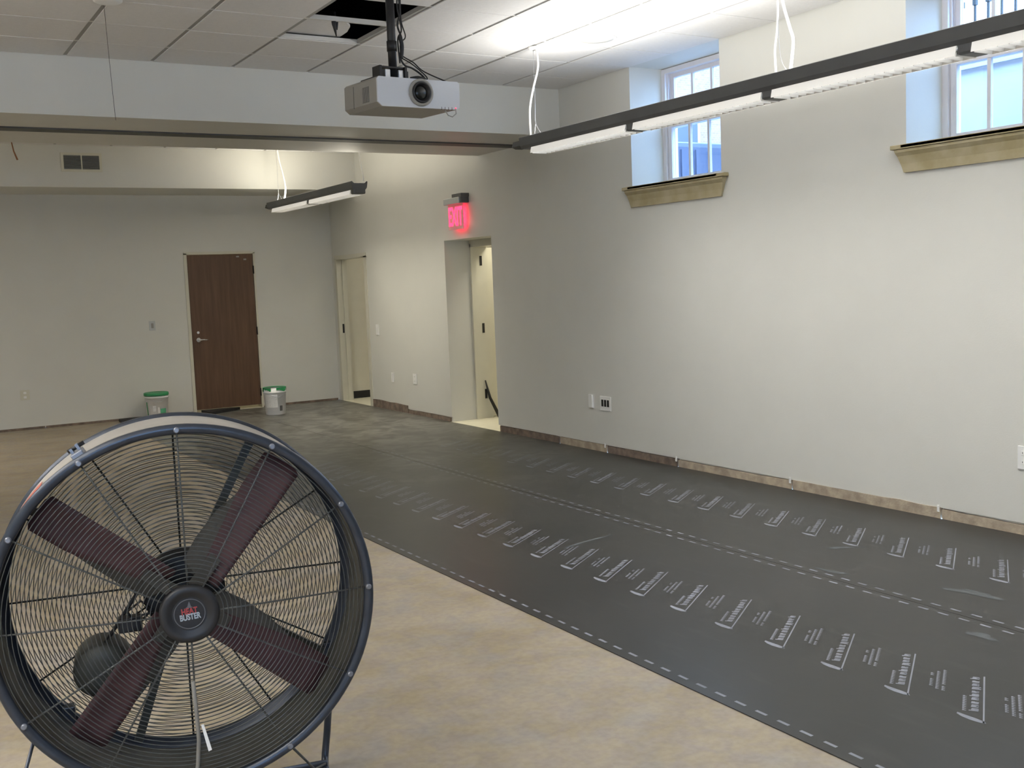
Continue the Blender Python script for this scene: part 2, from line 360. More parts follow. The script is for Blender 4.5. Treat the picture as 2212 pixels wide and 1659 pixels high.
# ------------------------------------------------------------------ ceiling: grid and lay-in tiles
GX, GY = .63, .59
xs = [-.02-0.0]+[-.65-GX*i+.02 for i in range(0, 15)]
xs = [0.0]+[-.645-GX*i+.012 for i in range(15) if -.645-GX*i > XL]+[XL]
def tile_ceiling(name, y_lo, y_hi, y_first, gaps, xmin):
    ys_ = [y_hi]; y = y_first
    while y > y_lo+.1: ys_.append(y); y -= GY
    ys_.append(y_lo)
    gb = bmesh.new()
    xx = [x for x in xs if x >= xmin]
    for x in xx: box(gb, x-.018, x+.018, y_lo, y_hi, H+.0005, H+.030, 1)
    for y in ys_: box(gb, xmin, 0, y-.012, y+.012, H-.002, H+.028)
    # edges hidden: solid lid above the tiles except at the hole
    hx0, hx1, hy0, hy1 = (-3.2, -2.5, 6.3, 7.6) if gaps else (0, 0, y_lo, y_lo)
    if gaps:
        box(gb, xmin, hx0, y_lo, y_hi, H+.032, H+.04); box(gb, hx1, 0, y_lo, y_hi, H+.032, H+.04)
        box(gb, hx0, hx1, y_lo, hy0, H+.032, H+.04); box(gb, hx0, hx1, hy1, y_hi, H+.032, H+.04)
    else: box(gb, xmin, 0, y_lo, y_hi, H+.032, H+.04)
    c = obj(name, gb, ['grid', 'grid_shadow'], kind='structure')
    meshes = {}
    for i in range(len(xx)-1):
        for j in range(len(ys_)-1):
            x1, x0 = xx[i], xx[i+1]; y1, y0 = ys_[j], ys_[j+1]
            cx, cy = (x0+x1)/2, (y0+y1)/2
            if any(abs(cx-g[0]) < .2 and abs(cy-g[1]) < .2 for g in gaps): continue
            wx, wy = round(x1-x0-.032, 3), round(y1-y0-.010, 3)
            if wx < .05 or wy < .05: continue
            if (wx, wy) not in meshes:
                tb = bmesh.new(); box(tb, -wx/2, wx/2, -wy/2, wy/2, -.004, .012)
                bmesh.ops.recalc_face_normals(tb, faces=tb.faces)
                me = bpy.data.meshes.new('ceiling_tile'); tb.to_mesh(me); tb.free(); me.materials.append(M['ceil']); meshes[(wx, wy)] = me
            o = bpy.data.objects.new('ceiling_tile', meshes[(wx, wy)]); COL.objects.link(o); o.parent = c
            o.location = (cx, cy, H-.001-random.random()*.002)
    return c
tile_ceiling('ceiling', YN, YB1, 8.16, [(-2.84, 7.27), (-2.84, 6.68)], -8.85)
tile_ceiling('ceiling', YB2, YSF, 13.2, [], -8.85)
obj('ceiling_edge', B((XL, -8.85, YN, YB1, H, H+.04), (XL, -8.85, YB2, YSF, H, H+.04)), 'ceil', kind='structure')

# displaced tile lying crooked over the hole, hanging clip
bm = bmesh.new()
poly = [(-3.17,7.60), (-2.66,7.60), (-2.665,7.44), (-2.70,7.30), (-2.77,7.20), (-2.86,7.165), (-3.00,7.15), (-3.17,7.15)]
prism(bm, poly, 0, .016, lambda x, y, z: Vector((x, y, H+.045+z+(7.6-y)*.02)))
obj('loose_ceiling_tile', bm, 'ceil', label='white ceiling tile pushed crooked inside the black hole above the projector', cat='ceiling tile')
bm = bmesh.new()
tube(bm, [(-2.95,7.0,H+.06),(-2.95,6.99,H-.02),(-2.94,6.985,H-.10)], [.022,.016,.004], 8)
tube(bm, [(-2.92,7.0,H+.03),(-2.93,6.99,H-.055)], [.01,.004], 6)
obj('hanging_clip', bm, 'black', label='small dark tapered clip hanging below the bar across the ceiling hole', cat='clip')

# ceiling speaker
t = thing('ceiling_speaker', 'round white speaker grille flush in the bright ceiling', 'speaker', (-.93,6.75,H-.008))
bm = bmesh.new(); disc_lathe(bm, [(.150,0.0),(.150,-.006),(.142,-.010),(.128,-.008)], seg=40, c=(-.93,6.75,H-.006))
obj('rim', bm, 'white', t)
bm = bmesh.new(); disc_lathe(bm, [(.127,0),(.127,-.006),(.06,-.009),(.01,-.010)], seg=40, c=(-.93,6.75,H-.008)); obj('grille', bm, 'grid', t)

# ------------------------------------------------------------------ windows
def window(n, y0, y1):
    w_ = thing('window_%d' % n, None, None, (0, (y0+y1)/2, ZS), kind='structure')
    X = .36; m = .045; zt = H-.005; zb = ZS+.015
    bm = bmesh.new()
    for a, b, c, d in ((y0, y0+m, zb, zt), (y1-m, y1, zb, zt), (y0+m, y1-m, zb, zb+.035), (y0+m, y1-m, zt-.04, zt)):
        box(bm, X-.005, X+.13, a, b, c, d)
    for s, yy in ((1, y0+m), (-1, y1-m)):     # balance tracks
        for k in (.02, .055, .09): box(bm, X+k, X+k+.006, min(yy, yy+s*.012), max(yy, yy+s*.012), zb+.035, zt-.04)
    obj('window_frame', bm, 'vinyl', w_)
    zm = 2.945; a, b = y0+m+.006, y1-m-.006
    for nm, x0, z0, z1, st in (('lower_sash', X+.015, zb+.035, zm+.025, .045), ('upper_sash', X+.060, zm-.02, zt-.04, .040)):
        bm = bmesh.new(); x1 = x0+.035
        box(bm, x0, x1, a, a+st, z0, z1); box(bm, x0, x1, b-st, b, z0, z1)
        bt, tp = (.035, .045) if nm == 'lower_sash' else (.045, .035)
        box(bm, x0, x1, a+st, b-st, z0, z0+bt); box(bm, x0, x1, a+st, b-st, z1-tp, z1)
        s = obj(nm, bm, 'vinyl', w_)
        mw = .026; N = 4; pw = (b-a-2*st-(N-1)*mw)/N
        for i in range(N):
            py = a+st+i*(pw+mw)
            g = bmesh.new(); box(g, x0+.016, x0+.020, py, py+pw, z0+bt, z1-tp); obj('pane', g, 'glass', s)
            if i < N-1:
                g = bmesh.new(); box(g, x0+.006, x0+.029, py+pw, py+pw+mw, z0+bt, z1-tp, 0); obj('muntin', g, 'vinyl', s)
    g = bmesh.new(); box(g, X+.003, X+.015, (y0+y1)/2-.03, (y0+y1)/2+.03, zm-.006, zm+.018, 0, .003); obj('sash_lock', g, 'vinyl', w_)
    bm = bmesh.new(); box(bm, -.055, .36, y0+.001, y1-.001, ZS-.008, ZS+.012); box(bm, -.055, -.001, y0-.085, y1+.085, ZS-.016, ZS+.012, 0, .004)
    obj('window_sill', bm, 'wood_raw', w_, label='unpainted raw wood sill')
    # apron: cove profile, ends returned at a slant
    prof = [(-.001,ZS-.018), (-.045,ZS-.018), (-.045,ZS-.035), (-.030,ZS-.06), (-.020,ZS-.11), (-.016,ZS-.165), (-.001,ZS-.165)]
    bm = bmesh.new(); A_, B_ = [], []
    for x, z in prof:
        k = (ZS-.018-z)/.147*.055
        A_.append(bm.verts.new((x, y0-.062+k, z))); B_.append(bm.verts.new((x, y1+.062-k, z)))
    bm.faces.new(A_); bm.faces.new(B_[::-1])
    for i in range(len(prof)): bm.faces.new((A_[i], B_[i], B_[(i+1) % len(prof)], A_[(i+1) % len(prof)]))
    obj('apron', bm, 'wood_raw', w_, label='unpainted raw wood apron under the sill')
for i, (a, b) in enumerate(WIN): window(i+1, a, b)

# ------------------------------------------------------------------ outside
obj('ground_outside', B((T, 40, -20, 9.4, 1.9, 2.18), (2.3, 40, 9.4, 60, 1.9, 2.18)), 'ground', kind='structure')
bt = thing('exterior_building', 'pinkish brick building across the yard seen through the first window', 'building', (10,26,2.18))
obj('facade', B((4, 22, 24, 26, 2.18, 8.6)), 'brick', bt)
for i in range(5):
    x = 6.2+i*2.6
    f = obj('window', B((x, x+1.1, 23.93, 24.01, 4.9, 6.6)), 'vinyl', bt); obj('pane', B((x+.1, x+1.0, 23.91, 23.94, 5.0, 6.5)), 'bluebox', f)
obj('cornice', B((3.8, 22.2, 23.8, 26, 8.6, 8.9)), 'vinyl', bt)
u = thing('storage_container', 'dark blue-grey metal container low behind the first window', 'container', (4.4,12.6,2.18))
bm = bmesh.new(); box(bm, 3.6, 5.3, 12, 13.4, 2.28, 3.52, 0, .08); obj('body', bm, 'bluebox', u)
bm = bmesh.new()
for k in range(6): box(bm, 3.75+k*.27, 3.80+k*.27, 11.97, 12.01, 2.4, 3.4)
obj('ribs', bm, 'bluebox', u)
for x in (3.7, 5.1): obj('foot', B((x, x+.12, 12.1, 13.3, 2.18, 2.28)), 'black', u)
u = thing('outdoor_sign', 'pale green-grey notice board outside at the right of the first window', 'sign', (4.9,12,2.18))
obj('board', B((4.62, 5.3, 11.3, 11.34, 3.55, 4.35)), 'sign', u); obj('post', B((4.70, 4.76, 11.34, 11.40, 2.18, 4.3)), 'black', u); obj('post', B((5.18, 5.24, 11.34, 11.40, 2.18, 4.3)), 'black', u)
bm = bmesh.new(); box(bm, 2.0, 2.2, -3, 7.2, 2.18, 3.22, 0, .02); box(bm, 1.96, 2.24, -3, 7.24, 3.20, 3.27)
obj('retaining_wall', bm, 'render', kind='structure')
rl = thing('iron_railing', 'black picket railing on the pale wall outside the second window', 'railing', (2.1,2,3.27))
bm = bmesh.new(); box(bm, 2.085, 2.115, -3, 7.1, 3.36, 3.385); box(bm, 2.085, 2.115, -3, 7.1, 4.28, 4.31); obj('rail', bm, 'black', rl)
pm = None
for i in range(84):
    y = -2.95+i*.12
    if y < 3.2 or y > 7.1: continue
    if pm is None:
        bm = bmesh.new(); box(bm, -.008, .008, -.008, .008, 0, 1.04); box(bm, -.016, .016, -.016, .016, .45, .50)
        o = obj('picket', bm, 'black', rl); pm = o.data; o.matrix_parent_inverse = Matrix(); o.location = Vector((2.1, y, 3.27))-rl.location
    else:
        o = bpy.data.objects.new('picket', pm); COL.objects.link(o); o.parent = rl; o.location = Vector((2.1, y, 3.27))-rl.location

# ------------------------------------------------------------------ corridor behind the two doorways
obj('floor_corridor', B((0, 2.4, Y2a-.5, 15.6, -.12, .001)), 'corr_floor', kind='structure')
obj('wall_corridor', B((1.7, 1.86, Y2a-.5, 15.6, 0, 2.66), (.14, 1.7, 14.66, 14.82, 0, 2.66), (.36, 1.7, Y2a-.5, Y2a-.36, 0, 2.66)), 'corr', kind='structure')
obj('ceiling_corridor', B((.14, 1.86, Y2a-.5, 14.82, 2.66, 2.72)), 'ceil', kind='structure')
obj('baseboard_corridor', B((.16, 1.69, 14.645, 14.66, .002, .108)), 'blackrub', kind='structure')
for yy, pw in ((10.6, 14), (13.7, 4.5)): area('corridor_lamp', (1.0, yy, 2.62), .5, .9, pw, (1, .93, .76))
cl = thing('corridor_light', 'flat white light panel on the corridor ceiling', 'ceiling light', (1.0,10.6,2.65))
obj('housing', B((.7,1.3,10.1,11.1,2.635,2.655)), 'white', cl)
# doorway 3 (under exit sign): steel frame deep in the wall
d3 = thing('door_3', None, None, (.36, 10.6, 0), kind='structure')
obj('door_frame', B((.33,.40,Y2b-.03,Y2b+.05,0,2.09), (.40,.56,Y2b-.015,Y2b+.05,0,2.09), (.33,.40,Y2a-.02,Y2a+.03,0,2.09), (.40,.56,Y2a-.02,Y2a+.02,0,2.09), (.33,.56,Y2a-.02,Y2b+.05,2.05,2.13)), 'frame_paint', d3)
for z in (.24, 1.03, 1.83): obj('hinge', B((.455,.485,Y2b-.020,Y2b-.013,z,z+.115)), 'black', d3)
obj('door_leaf', B((.58,1.45,Y2b+.02,Y2b+.065,.012,2.04)), 'frame_paint', d3)
# doorway 2 (next to the corner)
d2 = thing('door_2', None, None, (0, 14.0, 0), kind='structure')
obj('door_frame', B((-.012,.15,Y1b-.05,Y1b+.012,0,2.05), (-.012,.15,Y1a-.05,Y1a+.03,0,2.05), (-.012,.15,Y1a-.05,Y1b+.012,2.03,2.09)), 'frame_paint', d2)
obj('door_stop', B((.07,.13,Y1b-.066,Y1b-.05,0,2.03)), 'frame_paint', d2)
obj('strike_plate', B((.035,.062,Y1b-.053,Y1b-.049,.98,1.11)), 'black', d2)
# brown door in the far wall
d1 = thing('door_1', None, None, (-1.63, D, 0), kind='structure')
obj('door_frame', B((DX0-.005,-2.078,D-.012,D+.16,0,DZ), (-1.168,DX1+.005,D-.012,D+.16,0,DZ), (DX0-.005,DX1+.005,D-.012,D+.16,2.155,DZ+.02)), 'frame_paint', d1)
bm = bmesh.new(); box(bm, -2.074, -1.172, D+.0, D+.045, .045, 2.150, 0, .002)
leaf = obj('door_leaf', bm, 'walnut', d1, label='dark walnut door leaf')
bm = bmesh.new()
tube(bm, [(-1.99,D,1.0),(-1.99,D-.012,1.0)], .030, 16); tube(bm, [(-1.99,D-.01,1.0),(-1.99,D-.055,1.0)], .011, 10)
tube(bm, [(-2.0,D-.055,1.0),(-1.93,D-.058,1.0),(-1.87,D-.05,.996)], [.012,.010,.008], 10)
tube(bm, [(-1.99,D,1.10),(-1.99,D-.012,1.10)], .018, 14)
obj('lever_handle', bm, 'chrome', leaf, label='chrome lever handle with lock cylinder above')
for z in (.22, 1.08, 1.93): 
    bm = bmesh.new(); tube(bm, [(-1.170,D-.008,z-.055),(-1.170,D-.008,z+.055)], .010, 8); obj('hinge', bm, 'black', d1)
for x, z in ((-1.38, 2.115), (-1.28, 2.075)):
    obj('patch', B((x-.02,x+.02,D-.002,D+.001,z-.010,z+.010)), 'proj_side', leaf)
obj('threshold', B((-2.078,-1.168,D,D+.16,0,.006)), 'corr_floor', d1)
obj('wall_behind_door', B((-2.6,-.6,D+.9,D+1.0,0,2.5),(-2.6,-2.5,D+.16,D+.9,0,2.5),(-.7,-.6,D+.16,D+.9,0,2.5),(-2.6,-.6,D+.16,D+1.0,2.5,2.6),(-2.6,-.6,D+.16,D+1.0,-.1,0)), 'corr', kind='structure')
area('closet_lamp', (-1.5,D+.5,2.4), .3, .3, 4, (1,.88,.62))

# ------------------------------------------------------------------ exposed strip where the baseboard is missing
br = thing('baseboard_right', None, None, (0,5,0), kind='structure')
def strip(y0, y1, h, x, mt, br=br, lab=None):
    bm = bmesh.new(); n = max(2, int((y1-y0)/.16)); top = [(y0+(y1-y0)*i/n, h+random.uniform(-.006,.006)) for i in range(n+1)]
    prism(bm, [(y0,0)]+top+[(y1,0)], x, .03, lambda a, b, c: Vector((c, a, b)))
    return obj('sole_board', bm, mt, br, label=lab)
cuts = [10.05, 9.63, 8.86, 8.06, 7.04, 5.72, 4.42, 3.1, 1.5, -.4, -3.3]
for i, (a, b) in enumerate(zip(cuts[:-1], cuts[1:])):
    strip(b+.006, a-.006, random.uniform(.060,.074), -.001-random.random()*.005, 'plate_wood' if i not in (0,1,3) else 'plate_dark')
strip(12.36, 13.44, .105, -.012, 'plate_dark', lab='thick dark brown block strip'); strip(11.2, 12.34, .050, -.004, 'plate_dark')
for y in (7.06, 8.09, 5.74, 4.44):
    obj('plaster_drip', B((-.010,-.002,y-.008,y+.008,.045,.088)), 'white', br)
bf = thing('baseboard_far', None, None, (-3,D,0), kind='structure')
for a, b in ((XL+.02,-6.1),(-6.09,-4.0),(-3.99,-2.13),(-1.13,-.02)):
    bm = bmesh.new(); box(bm, a, b, D-.002, D+.02, 0, .030); obj('sole_board', bm, 'plate_dark', bf)

# ------------------------------------------------------------------ floor membrane rolls
EX = -3.16
def roll(poly, label, xo, xdash, lo, hi):
    bm = bmesh.new(); prism(bm, poly, .0006, .0036, lambda x, y, z: Vector((x, y, z)))
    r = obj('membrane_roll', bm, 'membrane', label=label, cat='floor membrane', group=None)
    zt = .0042; bm = bmesh.new()
    d = Vector((.82,.572)); wv = Vector((-.572,.82))
    def q(O, pts):   # printed patch: polygon in (d,w) space
        vs = [bm.verts.new((O.x+d.x*a+wv.x*b, O.y+d.y*a+wv.y*b, zt)) for a, b in pts]
        bm.faces.new(vs)
    rng = random.Random(3)
    words = []
    # large word: ten letters with stems and bowls, a taller first and last one
    a = .105
    for k in range(10):
        lw = .030; top = .047 if k not in (0, 4, 9) else .054; bot = .021 if k != 6 else .014
        words.append([(a,bot),(a+.009,bot),(a+.009,top),(a,top)])
        if k % 3 != 2: words.append([(a+.020,bot),(a+.028,bot),(a+.028,.044),(a+.020,.044)])
        words.append([(a+.008,.034),(a+.022,.034),(a+.022,.046),(a+.008,.046)]); words.append([(a+.010,.020),(a+.018,.020),(a+.018,.034),(a+.010,.034)])
        if k % 2: words.append([(a+.008,.021),(a+.022,.021),(a+.022,.029),(a+.008,.029)])
        a += .0365
    a = .102
    for k in range(9):    # small line above
        words.append([(a,.063),(a+.006,.063),(a+.006,.077),(a,.077)]); words.append([(a+.006,.069),(a+.013,.069),(a+.013,.076),(a+.006,.076)]); a += .0172
    words.append([(.0,0),(.473,0),(.473,.006),(.0,.006)])                       # underline
    sw = [(.0,-.006),(.018,.0),(.040,.03),(.060,.062),(.080,.092),(.066,.094),(.044,.078),(.022,.052),(.004,.018)]
    words.append(sw)
    for wc, L in ((-.074,.150),(-.097,.205),(-.120,.262)):                      # three small lines
        n = int(L/.0165); a = .205-L/2
        for k in range(n):
            if rng.random() < .08: a += .0165; continue
            words.append([(a,wc-.0065),(a+.005,wc-.0065),(a+.005,wc+.0065),(a,wc+.0065)])
            words.append([(a+.005,wc-.001),(a+.012,wc-.001),(a+.012,wc+.006),(a+.005,wc+.006)]); a += .0165
    y = 2.315-.3265*14
    while y < hi-.6:
        if y > lo:
            O = Vector((xo, y))
            for wd in words: q(O, wd)
        y += .3265
    for xd in xdash:
        y = lo
        while y < hi-.1:
            vs = [bm.verts.new(p) for p in ((xd-.007,y,zt),(xd+.007,y,zt),(xd+.007,y+.056,zt),(xd-.007,y+.056,zt))]; bm.faces.new(vs); y += .1115
    obj('printed_marking', bm, 'print', r, fix=False)
    return r
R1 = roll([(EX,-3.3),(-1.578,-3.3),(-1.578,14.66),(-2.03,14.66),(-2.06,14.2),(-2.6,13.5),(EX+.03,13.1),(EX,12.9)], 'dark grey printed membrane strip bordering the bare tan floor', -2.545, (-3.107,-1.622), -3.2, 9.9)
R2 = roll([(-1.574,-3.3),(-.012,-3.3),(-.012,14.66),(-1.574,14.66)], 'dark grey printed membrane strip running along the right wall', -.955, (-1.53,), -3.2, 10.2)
# faint smears of dried adhesive
for k, (x, y, rx, ry, an) in enumerate(((-1.24,3.30,.15,.035,1.75),(-1.75,2.89,.03,.07,0),(-1.03,4.3,.12,.02,-.6),(-2.1,5.4,.20,.015,.2),(-1.47,4.0,.02,.10,.15))):
    bm = bmesh.new(); vs = []
    for i in range(22):
        a = 2*PI*i/22; r_ = 1+.25*math.sin(3*a+k)+random.uniform(-.12,.12)
        px, py = rx*r_*math.cos(a), ry*r_*math.sin(a)
        vs.append(bm.verts.new((x+px*math.cos(an)-py*math.sin(an), y+px*math.sin(an)+py*math.cos(an), .0046)))
    bm.faces.new(vs)
    M.setdefault('smear', mat('adhesive_smear', (.075,.085,.092), .5, var=.3, vscale=20))
    obj('adhesive_smear', bm, 'smear', R1 if x < -1.576 else R2, label='pale dried adhesive smear', fix=False)

# ------------------------------------------------------------------ pendant lamps
XP, ZL = -1.224, 2.70
def pendant(label, y_far, segs, L, cords, XP=XP, up=1.0, down=1.0, col=LAMP_COL):
    p = thing('pendant_lamp', label, 'pendant lamp', (XP, y_far, ZL))
    y0 = y_far-.27-segs*L
    bm = bmesh.new()
    prof = [(-.095,2.752),(-.085,2.757),(-.060,2.735),(.060,2.735),(.085,2.757),(.095,2.752),(.085,2.690),(.070,2.668),(-.070,2.668),(-.085,2.690)]
    prism(bm, prof, y0-.03, y_far-.16, lambda a, b, c: Vector((XP+a, c, b)))
    obj('housing', bm, 'bar', p)
    bm = bmesh.new(); prism(bm, [(-.05,2.742),(.05,2.742),(.065,2.700),(.03,2.686),(-.03,2.686),(-.065,2.700)], y_far-.16, y_far, lambda a, b, c: Vector((XP+a, c, b)))
    obj('end_cap', bm, 'track', p, label='grey tapered end cap')
    for i in range(segs):
        b = y_far-.27-i*L; a = b-L
        bm = bmesh.new()
        for sd in (-1, 1):
            prism(bm, [(sd*.0665,2.668),(sd*.072,2.668),(sd*.082,2.622),(sd*.0805,2.622)], a+.055, b-.03, lambda p, q, c: Vector((XP+p, c, q)))
        lv = obj('louver', bm, 'louver', p, label='glowing white louver')
        bm = bmesh.new()
        for sd in (-1, 1):
            prism(bm, [(sd*.056,2.667),(sd*.0660,2.667),(sd*.0800,2.623),(sd*.0790,2.623)], a+.056, b-.031, lambda p, q, c: Vector((XP+p, c, q)))
        n = int((L-.09)/.058)
        for k in range(n+1):
            yy = a+.062+(L-.10)*k/n
            prism(bm, [(yy-.011,2.656),(yy+.011,2.656),(yy+.0015,2.620),(yy-.0015,2.620)], XP-.066, XP+.066, lambda p, q, c: Vector((c, p, q)))
        obj('blades', bm, 'reflector', lv)
        bm = bmesh.new(); box(bm, XP-.070, XP+.070, a-.03, a+.055, 2.622, 2.680, 0, .012); obj('joint_cover', bm, 'bar', p)
        area('lamp_up', (XP, (a+b)/2, 2.765), .12, L-.1, UP_W*up, col, (PI, 0, 0))
        area('lamp_down', (XP, (a+b)/2+.01, 2.664), .12, L-.11, DOWN_W*down, col, (0, 0, 0))
    for pts, r, mt in cords:
        bm = bmesh.new()
        P_ = [Vector((XP+q[2] if len(q) > 2 else XP, q[0], q[1])) for q in pts]
        # Catmull-Rom smoothing
        out = []
        for i in range(len(P_)-1):
            a0, a1, a2, a3 = P_[max(i-1,0)], P_[i], P_[i+1], P_[min(i+2,len(P_)-1)]
            for s in range(6):
                tt = s/6; out.append(.5*((2*a1)+(a2-a0)*tt+(2*a0-5*a1+4*a2-a3)*tt*tt+(3*a1-a0-3*a2+a3)*tt**3))
        out.append(P_[-1]); tube(bm, out, r, 8)
        obj('hanging_cord' if mt == 'cord' else 'suspension_cable', bm, mt, p)
    return p
c1 = [([(7.147,3.435),(7.13,3.28),(7.208,3.131),(7.265,2.998),(7.275,2.87),(7.269,2.745)], .0085, 'cord'),
      ([(7.19,3.435),(7.19,3.0),(7.19,2.86),(7.10,2.752)], .0018, 'steel'), ([(7.19,2.86),(7.22,2.752)], .0018, 'steel'),
      ([(4.60,3.435),(4.583,3.177),(4.590,3.02),(4.61,2.9),(4.602,2.752)], .006, 'cord'),
      ([(4.60,3.435),(4.547,3.168),(4.490,3.0),(4.468,2.92),(4.494,2.752)], .0085, 'cord'),
      ([(4.575,3.435),(4.575,2.90),(4.50,2.755)], .0018, 'steel'),
      ([(2.0,3.435),(2.02,3.1),(1.98,2.9),(2.0,2.752)], .0085, 'cord')]
LP = pendant('long dark pendant lamp crossing in front of both windows', 7.46, 5, 1.296, c1)
for y in (7.16, 4.59):
    bm = bmesh.new(); disc_lathe(bm, [(.055,0),(.055,-.012),(.04,-.022)], seg=24, c=(XP,y,H-.006)); obj('cord_canopy', bm, 'white', LP)

c2 = [([(13.263,3.435),(13.2,3.25),(13.10,3.08),(13.03,2.93),(13.04,2.84),(13.101,2.745)], .011, 'cord'),
      ([(13.30,3.435),(13.30,2.86),(13.42,2.745)], .002, 'steel'), ([(13.30,2.86),(13.16,2.752)], .002, 'steel'),
      ([(10.70,3.435),(10.68,3.05),(10.63,2.88),(10.60,2.80),(10.60,2.745)], .007, 'cord')]
pendant('short dark pendant lamp hanging beyond the beam', 13.67, 2, 1.33, c2, XP, .85, 1.25, WARM_COL)

pendant('dark pendant lamp row added out of view as fill, left of the photographer', 6.2, 6, 1.296,  # unseen row, added to lift the dim left ceiling
    [([(5.93,3.435),(5.90,3.2),(5.95,2.95),(5.93,2.752)], .0085, 'cord'), ([(2.04,3.435),(2.06,3.1),(2.02,2.9),(2.04,2.752)], .0085, 'cord')], -7.4, 3.0, 1.0)
pendant('short dark pendant lamp added out of view as fill beyond the beam, far to the left of the vent', 13.67, 2, 1.33, [([(13.263,3.435),(13.2,3.25),(13.10,3.08),(13.101,2.745)], .011, 'cord')], -7.4, 1.7, 1.6, WARM_COL)  # added out of frame to brighten the far bay

# thin wire with a junction canopy, upper left
t = thing('ceiling_canopy', 'white plastic canopy at the top left with a thin wire hanging down', 'canopy', (-4.43,6.97,H-.008))
bm = bmesh.new(); disc_lathe(bm, [(.085,0),(.085,-.010),(.07,-.018),(.03,-.020)], seg=28, c=(-4.42,6.97,H-.006)); obj('cover', bm, 'white', t)
bm = bmesh.new(); tube(bm, [(-4.42,7.09,H-.006),(-4.41,7.10,3.1),(-4.40,7.12,2.90),(-4.39,7.14,2.74)], .0016, 6); obj('wire', bm, 'track', t)
bm = bmesh.new(); tube(bm, [(-4.37,12.5,H),(-4.38,12.5,3.33),(-4.36,12.5,3.20),(-4.33,12.5,3.11)], [.006,.006,.008,.010], 6)
obj('hanging_wire', bm, mat('orange_brown_wire', (.28,.13,.06), .6), label='short brown wire hanging from the far ceiling at the left', cat='wire')

# ------------------------------------------------------------------ wall fittings
v = thing('air_vent', 'grey metal air vent on the far soffit', 'vent', (-3.49,YSF,3.23))
VX0, VX1, VZ0, VZ1 = -3.69, -3.29, 3.155, 3.32
obj('frame', B((VX0-.03,VX1+.03,YSF-.008,YSF,VZ0-.03,VZ0),(VX0-.03,VX1+.03,YSF-.008,YSF,VZ1,VZ1+.03),(VX0-.03,VX0,YSF-.008,YSF,VZ0,VZ1),(VX1,VX1+.03,YSF-.008,YSF,VZ0,VZ1),(-3.497,-3.483,YSF-.008,YSF,VZ0,VZ1)), 'frame_paint', v)
obj('backing', B((VX0,VX1,YSF-.002,YSF,VZ0,VZ1)), 'black', v)
for k in range(11):
    z = VZ0+.008+k*.015; bm = bmesh.new(); vs = [bm.verts.new(p) for p in ((VX0,YSF-.009,z-.004),(VX1,YSF-.009,z-.004),(VX1,YSF-.002,z+.005),(VX0,YSF-.002,z+.005))]; bm.faces.new(vs); 
    obj('slat', bm, 'alu', v, fix=False)
# exit sign
e = thing('exit_sign', 'lit red exit sign above the deep doorway', 'exit sign', (-.05,10.75,2.25))
ex0, ex1 = 10.56, 10.93
bm = bmesh.new(); box(bm, -.115, 0, ex0, ex1, 2.515, 2.585, 0, .006); obj('housing', bm, 'alu', e)
bm = bmesh.new(); box(bm, -.105, 0, ex0-.04, ex0+.18, 2.585, 2.625, 0, .004); box(bm, -.10, -.005, ex0-.034, ex0-.004, 2.52, 2.62); obj('mounting_cap', bm, 'proj_dark', e, label='dark end cap')
bm = bmesh.new(); box(bm, -.062, -.054, ex0+.01, ex1-.01, 2.235, 2.518, 0, .003); obj('panel', bm, 'acrylic', e, label='clear edge-lit panel')
mw = Matrix.Translation((-.065, (ex0+ex1)/2, 2.37)) @ Matrix(((0,0,-1,0),(-1,0,0,0),(0,1,0,0),(0,0,0,1))) @ Matrix.Diagonal((.62,1.12,1,1))
text_mesh('lettering', 'EXIT', .26, 'exit_red', mw, e, .0015, .006, 'glowing red letters EXIT')
area('exit_glow', (-.050,(ex0+ex1)/2-.02,2.37), .22, .22, .9, (1,.02,.06), (0, -PI/2, 0))

def plate_x(name, y0, y1, z0, z1, label, cat, kind):
    p = thing(name, label, cat, (0,(y0+y1)/2,(z0+z1)/2)); bm = bmesh.new(); box(bm, -.009, -.0005, y0, y1, z0, z1, 0, .0025); obj('cover_plate', bm, 'white', p)
    cy, cz = (y0+y1)/2, (z0+z1)/2
    if kind == 'outlet':
        for dz in (-.028, .028):
            bm = bmesh.new(); box(bm, -.0115, -.008, cy-.017, cy+.017, cz+dz-.014, cz+dz+.014, 0, .002); s = obj('socket', bm, 'louver_blade', p)
            obj('slots', B((-.0122,-.0113,cy-.009,cy-.006,cz+dz-.003,cz+dz+.006),(-.0122,-.0113,cy+.006,cy+.009,cz+dz-.003,cz+dz+.006)), 'darkhole', s)
    if kind == 'switch':
        bm = bmesh.new(); box(bm, -.013, -.008, cy-.016, cy+.016, cz-.033, cz+.033, 0, .002); obj('rocker', bm, 'louver_blade', p)
    if kind == 'triple':
        for k in range(3):
            yy = y0+(y1-y0)*(.24+.26*k); obj('port', B((-.0105,-.0088,yy-.016,yy+.016,cz-.028,cz+.036)), 'darkhole', p)
    if kind == 'slim':
        bm = bmesh.new(); box(bm, -.020, -.0085, y0+.008, y0+.022, z0+.004, z1-.004, 0, .002); obj('raised_edge', bm, 'white', p)
    return p
plate_x('wall_plate', 8.255, 8.335, .405, .535, 'slim white wall plate left of the three-port plate', 'wall plate', 'slim')
plate_x('wall_plate', 7.98, 8.148, .395, .53, 'square white wall plate with three dark ports', 'wall plate', 'triple')
plate_x('wall_outlet', 3.80, 3.885, .40, .54, 'white wall outlet at the right edge of the photo', 'outlet', 'outlet')
plate_x('light_switch', 13.15, 13.235, .985, 1.125, 'white light switch right of the corner doorway', 'light switch', 'switch')
plate_x('wall_outlet', 12.745, 12.82, .375, .50, 'white wall outlet nearer the corner doorway, of the two between the doorways', 'outlet', 'slim')
